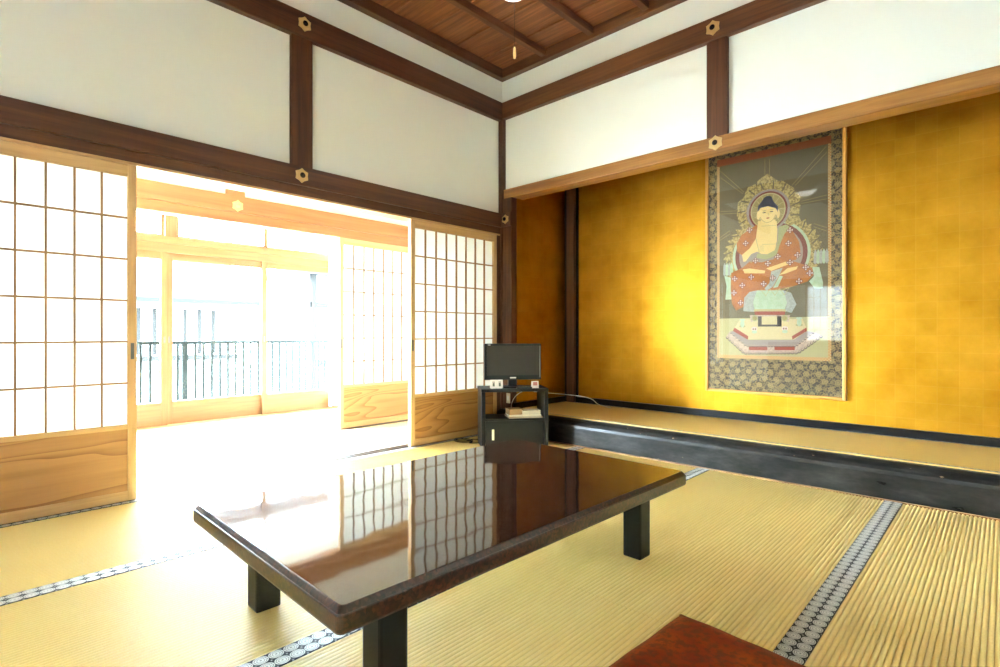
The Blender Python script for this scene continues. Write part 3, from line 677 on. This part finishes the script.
rect(FA, FB, FC, 1.0, 'floor_ptd')
for a, b in PT['rays']: stroke(a, b, .004, 'halo')
# flaming body halo of gold leaves
CB = (2.045, 1.475)
for i in range(26):
    a = PI*(-.12) + PI*1.24*i/25
    c = (CB[0]+.30*math.cos(a), CB[1]+.27*math.sin(a)); R = .062
    tip = (CB[0]+.352*math.cos(a+.10), CB[1]+.322*math.sin(a+.10)); s = a+PI/2
    flat([(c[0]-R*math.cos(s)*.8, c[1]-R*math.sin(s)*.8), (c[0]+.03*math.cos(a), c[1]+.03*math.sin(a)-.01), tip, (c[0]+R*math.cos(s)*.8, c[1]+R*math.sin(s)*.8), (c[0]-.05*math.cos(a), c[1]-.05*math.sin(a))], 'goldp')
disc(CB, .312, .285, 'goldp'); disc(CB, .275, .262, 'green'); disc(CB, .255, .245, 'maroon'); disc(CB, .225, .215, 'mauve')
HC = (2.030, 1.812)
for k in ('A_top', 'A_lu', 'A_l', 'A_ru', 'A_r'): flat(PT[k], 'goldp')
for i in range(30):
    a = -.55 + (PI+1.1)*i/29; c = (HC[0]+.185*math.cos(a), HC[1]+.185*math.sin(a)); disc(c, .038, .038, 'goldp', 9)
[stroke((HC[0]+.165*math.cos(a), HC[1]+.165*math.sin(a)), (HC[0]+.222*math.cos(a+.06), HC[1]+.222*math.sin(a+.06)), .010, 'field') for a in [-.35+.42*i for i in range(10)]]; [stroke((CB[0]+.29*math.cos(a), CB[1]+.27*math.sin(a)), (CB[0]+.345*math.cos(a+.10), CB[1]+.312*math.sin(a+.10)), .010, 'field') for a in (-.3, -.05, .2, .45, .7, 2.45, 2.7, 2.95, 3.2, 3.45)]; disc(HC, .155, .160, 'mauve'); disc(HC, .137, .145, 'maroon'); disc(HC, .124, .133, 'line'); disc(HC, .116, .125, 'halo')
for i in range(16):
    a = 2*PI*i/16; stroke((HC[0]+.07*math.cos(a), HC[1]+.07*math.sin(a)), (HC[0]+.114*math.cos(a), HC[1]+.122*math.sin(a)), .004, 'line')
B = lambda k, m: flat(PT['B_'+k], m)
B('flL', 'green'); B('flR', 'green')
for c, n in (((1.735, 1.40), 4), ((2.385, 1.44), 5)):
    for i in range(n):
        x = c[0]+(i-(n-1)/2)*.018; flat([(x-.012, c[1]-.05), (x, c[1]-.065), (x+.012, c[1]-.05), (x+.010, c[1]+.02), (x, c[1]+.045), (x-.010, c[1]+.02)], 'green' if i % 2 else 'drape')
B('robe', 'robe'); B('sleeveL', 'robe'); B('robeR', 'robe')
flat(PT['A_neck'], 'skin'); B('chest', 'skin'); B('lining', 'sage'); B('hand', 'skin')
stroke(PT['B_chest'][12], (1.972, 1.485), .004, 'sage'); stroke((1.972, 1.485), (1.905, 1.425), .004, 'sage')
for i in range(4): stroke((1.975+.007*i, 1.553), (1.972+.009*i, 1.505), .002, 'sage')
stroke((1.99, 1.560), (2.085, 1.552), .003, 'sage')
B('foot2', 'skin'); B('drape', 'drape'); B('drape2', 'green'); B('foot', 'skin'); B('hands', 'skin')
for c in ((1.962, 1.785), (2.103, 1.777)): disc(c, .012, .034, 'skin', 16)
disc((2.031, 1.800), .064, .078, 'skin'); flat(PT['A_hair'], 'hairp'); disc((2.030, 1.893), .034, .030, 'hairp', 20)
for s in (-1, 1):
    e = (2.031+s*.026, 1.800); disc(e, .013, .004, 'inkp', 12); disc((e[0], e[1]+.014), .015, .0025, 'sage', 12)
[stroke((2.031+.058*math.cos(a), 1.800+.078*math.sin(a)), (2.031+.058*math.cos(a+.22), 1.800+.078*math.sin(a+.22)), .0035, 'halo') for a in [PI*1.12+.22*i for i in range(11)]]; stroke((1.985, 1.700), (2.085, 1.692), .003, 'sage'); stroke((2.033, 1.796), (2.035, 1.774), .003, 'sage'); disc((2.031, 1.755), .012, .005, 'redp', 12); disc((2.031, 1.826), .004, .004, 'whitep', 8)
for c in PT['meds']:
    for i in range(5):
        a = 2*PI*i/5+.3; r = 0 if i == 4 else 1
        cc = (c[0]+.014*math.cos(PI/2*i)*r, c[1]+.014*math.sin(PI/2*i)*r); disc(cc, .011, .011, 'maroon', 8); disc(cc, .0065, .0065, 'whitep', 8)
# altar, stepped base and vases
Cc = lambda k, m: flat(PT['C_'+k], m)
Cc('tier2', 'pinkp'); Cc('tier', 'mauve'); Cc('plat', 'creamp'); Cc('redl', 'redp'); Cc('redr', 'redp'); Cc('redf', 'redp'); Cc('redf2', 'redp')
def scal(a, b, n, r=.011):
    for i in range(n):
        t = (i+.5)/n; c = (a[0]+(b[0]-a[0])*t, a[1]+(b[1]-a[1])*t); disc(c, r, r, 'inkp', 10); disc((c[0], c[1]+.003), r*.6, r*.6, 'pinkp', 8)
t2 = PT['C_tier2']; tt = PT['C_tier']
scal(t2[0], t2[7], 7); scal(t2[7], t2[6], 15); scal(t2[6], t2[5], 8); scal(tt[0], tt[7], 6, .007); scal(tt[7], tt[6], 18, .007); scal(tt[6], tt[5], 7, .007)
B('sideL', 'drape'); B('sideR', 'drape'); Cc('pedt', 'pinkp'); Cc('ped', 'inkp'); Cc('pedi', 'creamp'); B('cloth', 'green'); B('goldb', 'line'); B('redb', 'redp')
c0, c1 = PT['B_cloth'][0], PT['B_cloth'][1]
for i in range(3):
    x = c0[0]+.03+.065*i
    stroke((x, 1.215), (x+.032, 1.165), .003, 'line'); stroke((x+.032, 1.165), (x+.064, 1.215), .003, 'line')
for i, c in enumerate(PT['dots']):
    if i < 2: disc(c, .022, .024, 'sage', 16); disc(c, .015, .016, 'halo', 14)
    elif i < 4: disc(c, .022, .018, 'whitep', 14); disc((c[0], c[1]-.022), .020, .012, 'green', 12); disc((c[0]-.008, c[1]), .005, .007, 'maroon', 8); disc((c[0]+.008, c[1]), .005, .007, 'maroon', 8)
    else: disc((c[0], c[1]-.02), .024, .010, 'sage', 14); disc(c, .016, .030, 'green', 14); disc((c[0], c[1]+.03), .022, .008, 'green', 12)
obj('painting', pb, PM, pic)
# ------------------------------------------------------------------ corridor beyond the shoji
bm = nb(); box(bm, -1.045, -.126, RY, .0, -.06, -.002); struct('floor_corridor', bm, 'cmat')
bm = nb(); box(bm, -1.20, -1.045, RY, .0, -.06, .001, .001); box(bm, -1.13, -1.115, RY, .0, .0, .003); struct('trim_20', bm, 'sillw', 'pale floor sill of the outer shoji row', 'sill')
bm = nb(); box(bm, -2.42, -1.20, RY, .0, -.06, -.002); struct('floor_veranda', bm, 'board')
bm = nb(); box(bm, -2.62, -2.42, RY, .1, -.06, .004, .001); struct('trim_21', bm, 'pale_y', 'pale floor sill under the glass doors', 'sill')
bm = nb(); box(bm, -2.60, -.09, .0, .08, -.06, 2.7); struct('wall_corridor_end', bm, 'plaster')
bm = nb(); box(bm, -1.18, -1.125, RY, .0, 1.93, 2.7); struct('wall_corridor', bm, 'plaster')
bm = nb(); box(bm, -1.20, -1.083, RY, .0, 1.842, 1.972, .004); box(bm, -1.205, -1.100, RY, .0, 1.764, 1.842, .003); struct('trim_22', bm, 'amber_y', 'amber tie beam beyond the corridor', 'beam')
bm = nb(); box(bm, -1.18, -1.095, -1.988, -1.848, 1.97, 2.6, .003); struct('trim_23', bm, 'amber_y', 'short amber upright over the tie beam beyond the corridor', 'post')
bm = nb(); box(bm, -2.62, -.09, RY, .0, 2.62, 2.72); struct('ceiling_corridor', bm, 'pale_y')
bm = nb(); box(bm, -2.60, -.1, RY-.1, RY, -.06, 2.72); struct('wall_corridor_back', bm, 'plaster')
# glass door wall
bm = nb(); box(bm, -2.60, -2.44, RY, .0, 1.735, 1.805, .003); box(bm, -2.57, -2.455, RY, .0, 1.655, 1.735, .003); struct('trim_24', bm, 'honey_y', 'pale head rail over the glass doors', 'rail')
bm = nb(); box(bm, -2.58, -2.50, RY, .0, 2.16, 2.72); struct('wall_veranda', bm, 'plaster')
for i, (y, w) in enumerate(((-2.055, .11), (-.20, .09), (-4.1, .11))):
    bm = nb(); box(bm, -2.58, -2.47, y, y+w, 1.80, 2.20, .003)
    if i: box(bm, -2.60, -2.44, y, y+w, -.05, 1.66, .003)
    struct('trim_%d' % (25+i), bm, 'honey_z', ('pale upright between the transom panes', 'pale end post of the glass doors', 'pale far post of the glass doors')[i], 'post')
def transom(n, y0, y1):
    bm = nb()
    for a in ((y0, y0+.02, 1.805, 2.16), (y1-.02, y1, 1.805, 2.16), (y0, y1, 1.805, 1.83), (y0, y1, 2.14, 2.16)): box(bm, -2.55, -2.515, *a)
    o = struct('window_%d' % n, bm, 'honey_y'); g = obj('pane', box(nb(), -2.535, -2.532, y0+.02, y1-.02, 1.83, 2.14), 'glass', o)
for n, (a, b) in enumerate(((-1.945, -1.08), (-1.08, -.20), (-3.02, -2.055), (-3.99, -3.02))): transom(n+1, a, b)
def glass_door(label, y0, y1, x, pull):
    t = thing('glass_door', label, 'glass door', (x, (y0+y1)/2, .004), 0, 'sliding glass doors of the veranda')
    obj('stile', box(nb(), x-.017, x+.017, y0, y0+.056, .006, 1.662, .003), 'honey_z', t); obj('stile', box(nb(), x-.017, x+.017, y1-.056, y1, .006, 1.662, .003), 'honey_z', t)
    bm = nb(); box(bm, x-.017, x+.017, y0+.056, y1-.056, 1.585, 1.662, .003); obj('top_rail', bm, 'honey_y', t)
    bm = nb(); box(bm, x-.017, x+.017, y0+.056, y1-.056, .006, .225, .003); obj('kickboard', bm, 'honey_y', t)
    obj('pane', box(nb(), x-.002, x+.002, y0+.05, y1-.05, .22, 1.59), 'glass', t)
    y = y0+.026 if pull < 0 else y1-.026
    obj('finger_pull', box(nb(), x+.015, x+.019, y-.007, y+.007, .79, .85, .001), 'pull', t)
glass_door('glass door at the left, partly behind the near shoji screen', -3.00, -2.032, -2.490, 1)
glass_door('middle glass door of the veranda, facing the opening', -2.034, -1.075, -2.530, -1)
glass_door('right glass door of the veranda, nearest the farther shoji', -1.140, -.20, -2.490, -1)
glass_door('glass door hidden farthest left behind the near shoji screen', -3.96, -2.99, -2.530, 1)
# curtain gathered at the end of the veranda
bm = nb(); P = []
for i in range(41):
    u = i/40; P.append((-2.40+.026*math.sin(u*PI*11), -.40+.36*u))
prism_pts = [(x, y) for x, y in P] + [(x+.004, y) for x, y in P[::-1]]
prism(bm, prism_pts, .03, 1.98, 'Z')
tag(obj('curtain', bm, 'curtain'), 'white curtain gathered at the right end of the glass doors', 'curtain')
# balcony and railing
bm = nb(); box(bm, -3.75, -2.62, RY-2, 4.0, -.25, -.05); struct('floor_balcony', bm, 'conc')
t = thing('balcony_railing', 'slim pale balcony railing outside the glass doors', 'railing', (-3.5, -1, -.05))
obj('top_rail', box(nb(), -3.53, -3.47, RY-1, 2.5, .755, .795, .006), 'rail', t)
obj('bottom_rail', box(nb(), -3.515, -3.485, RY-1, 2.5, .10, .125, .004), 'rail', t)
for y in (-5.2, -3.4, -1.6, .2, 2.0): obj('post', box(nb(), -3.52, -3.48, y-.02, y+.02, -.05, .76, .004), 'rail', t)
y = -4.0
while y < 2.2:
    obj('baluster', box(nb(), -3.507, -3.493, y-.014, y+.014, .12, .76), 'rail', t); y += .09
# unseen eave added over the balcony to block sky and limit the sun
bm = nb(); prism(bm, [(-3.3, 2.62), (-2.50, 2.80), (-2.50, 2.88), (-3.3, 2.68)], RY-.5, 1.0, 'Y'); struct('ceiling_eave_sunblock', bm, 'hwood')
bm = nb(); box(bm, -60, 6, -50, 60, -3.4, -3.2); struct('ground', bm, 'conc')
# houses across the way
h = thing('neighbouring_house', 'pale house with blue grey roof seen through the middle glass door', 'house', (-10, -2, -3.2))
obj('wall', box(nb(), -13, -9.4, -7, 1.1, -3.2, 1.55), 'hwall', h)
bm = nb(); prism(bm, [(-8.9, 1.50), (-11.2, 2.75), (-13.5, 1.50), (-13.5, 1.60), (-11.2, 2.87), (-8.9, 1.60)], -7.4, 1.5, 'Y'); obj('roof', bm, 'roof', h)
for i in range(9): obj('lattice_bar', box(nb(), -9.42, -9.36, -1.6+i*.28, -1.53+i*.28, .45, 1.40), 'hwood', h)
obj('ledge', box(nb(), -9.6, -9.1, -2.0, 1.1, .32, .42), 'hwood', h)
wf = obj('window', box(nb(), -9.42, -9.37, -5.2, -3.4, .2, 1.2), 'hwood', h); obj('pane', box(nb(), -9.38, -9.365, -5.1, -3.5, .3, 1.1), 'glass', wf)
h = thing('timber_annex', 'timber framed annex seen through the right glass door', 'house', (-8, 5, -3.2))
obj('wall', box(nb(), -12, -9, 2.6, 9, -3.2, 2.3), 'hwall', h)
obj('eave', box(nb(), -12, -8.3, 2.2, 9.4, 2.3, 2.42), 'roof', h)
for y in (2.6, 3.5, 4.4, 5.3): obj('post', box(nb(), -8.75, -8.63, y, y+.12, -3.2, 2.3), 'hwood', h)
for z in (.1, 1.5): obj('crossbeam', box(nb(), -8.74, -8.64, 2.6, 6, z, z+.14), 'hwood', h)

# ------------------------------------------------------------------ light
w = bpy.data.worlds.new('World'); S.world = w; w.use_nodes = True
nt = w.node_tree; bg = nt.nodes['Background']; bg.inputs[0].default_value = (.70, .89, 1.06, 1)   # hazy bright sky, brighter low in the west and south
tc = nt.nodes.new('ShaderNodeTexCoord'); sp = nt.nodes.new('ShaderNodeSeparateXYZ'); nt.links.new(tc.outputs['Generated'], sp.inputs[0])
def wm(op, a, b):
    n = nt.nodes.new('ShaderNodeMath'); n.operation = op
    for i, v in enumerate((a, b)):
        if isinstance(v, (int, float)): n.inputs[i].default_value = v
        else: nt.links.new(v, n.inputs[i])
    return n.outputs[0]
wx = wm('MAXIMUM', wm('MULTIPLY', sp.outputs[0], -1), 0); wy = wm('MAXIMUM', wm('MULTIPLY', sp.outputs[1], -1), 0)
nt.links.new(wm('ADD', wm('ADD', wm('MULTIPLY', wm('POWER', wx, 2), SKYX), wm('MULTIPLY', wm('POWER', wy, 2), SKYY)), WORLD), bg.inputs[1])
sl = bpy.data.lights.new('sun', 'SUN'); sl.energy = SUN; sl.angle = math.radians(1.0); sl.color = (1, .97, .91)
so = bpy.data.objects.new('sun', sl); COL.objects.link(so)
el, az = math.radians(30), math.radians(50)     # travels towards +X and a little along the wall
d = Vector((math.cos(el)*math.cos(az), math.cos(el)*math.sin(az), -math.sin(el)))
so.rotation_euler = d.to_track_quat('-Z', 'Y').to_euler()

# ------------------------------------------------------------------ camera and colour
cd = bpy.data.cameras.new('camera'); cd.lens = 19.296; cd.sensor_width = 36; cd.clip_start = .02
co = bpy.data.objects.new('camera', cd); COL.objects.link(co); S.camera = co
co.location = (3.350, -3.566, .88); co.rotation_euler = (PI/2, 0, math.radians(43.44))
S.view_settings.view_transform = 'Standard'; S.view_settings.look = 'None'; S.view_settings.gamma = 1; S.view_settings.use_curve_mapping = False
S.view_settings.exposure = EXPO
S.cycles.use_denoising = True; S.cycles.denoising_prefilter = 'ACCURATE'; S.cycles.max_bounces = 16; S.cycles.diffuse_bounces = 8; S.cycles.glossy_bounces = 6; S.cycles.transparent_max_bounces = 12
S.cycles.sample_clamp_indirect = 12
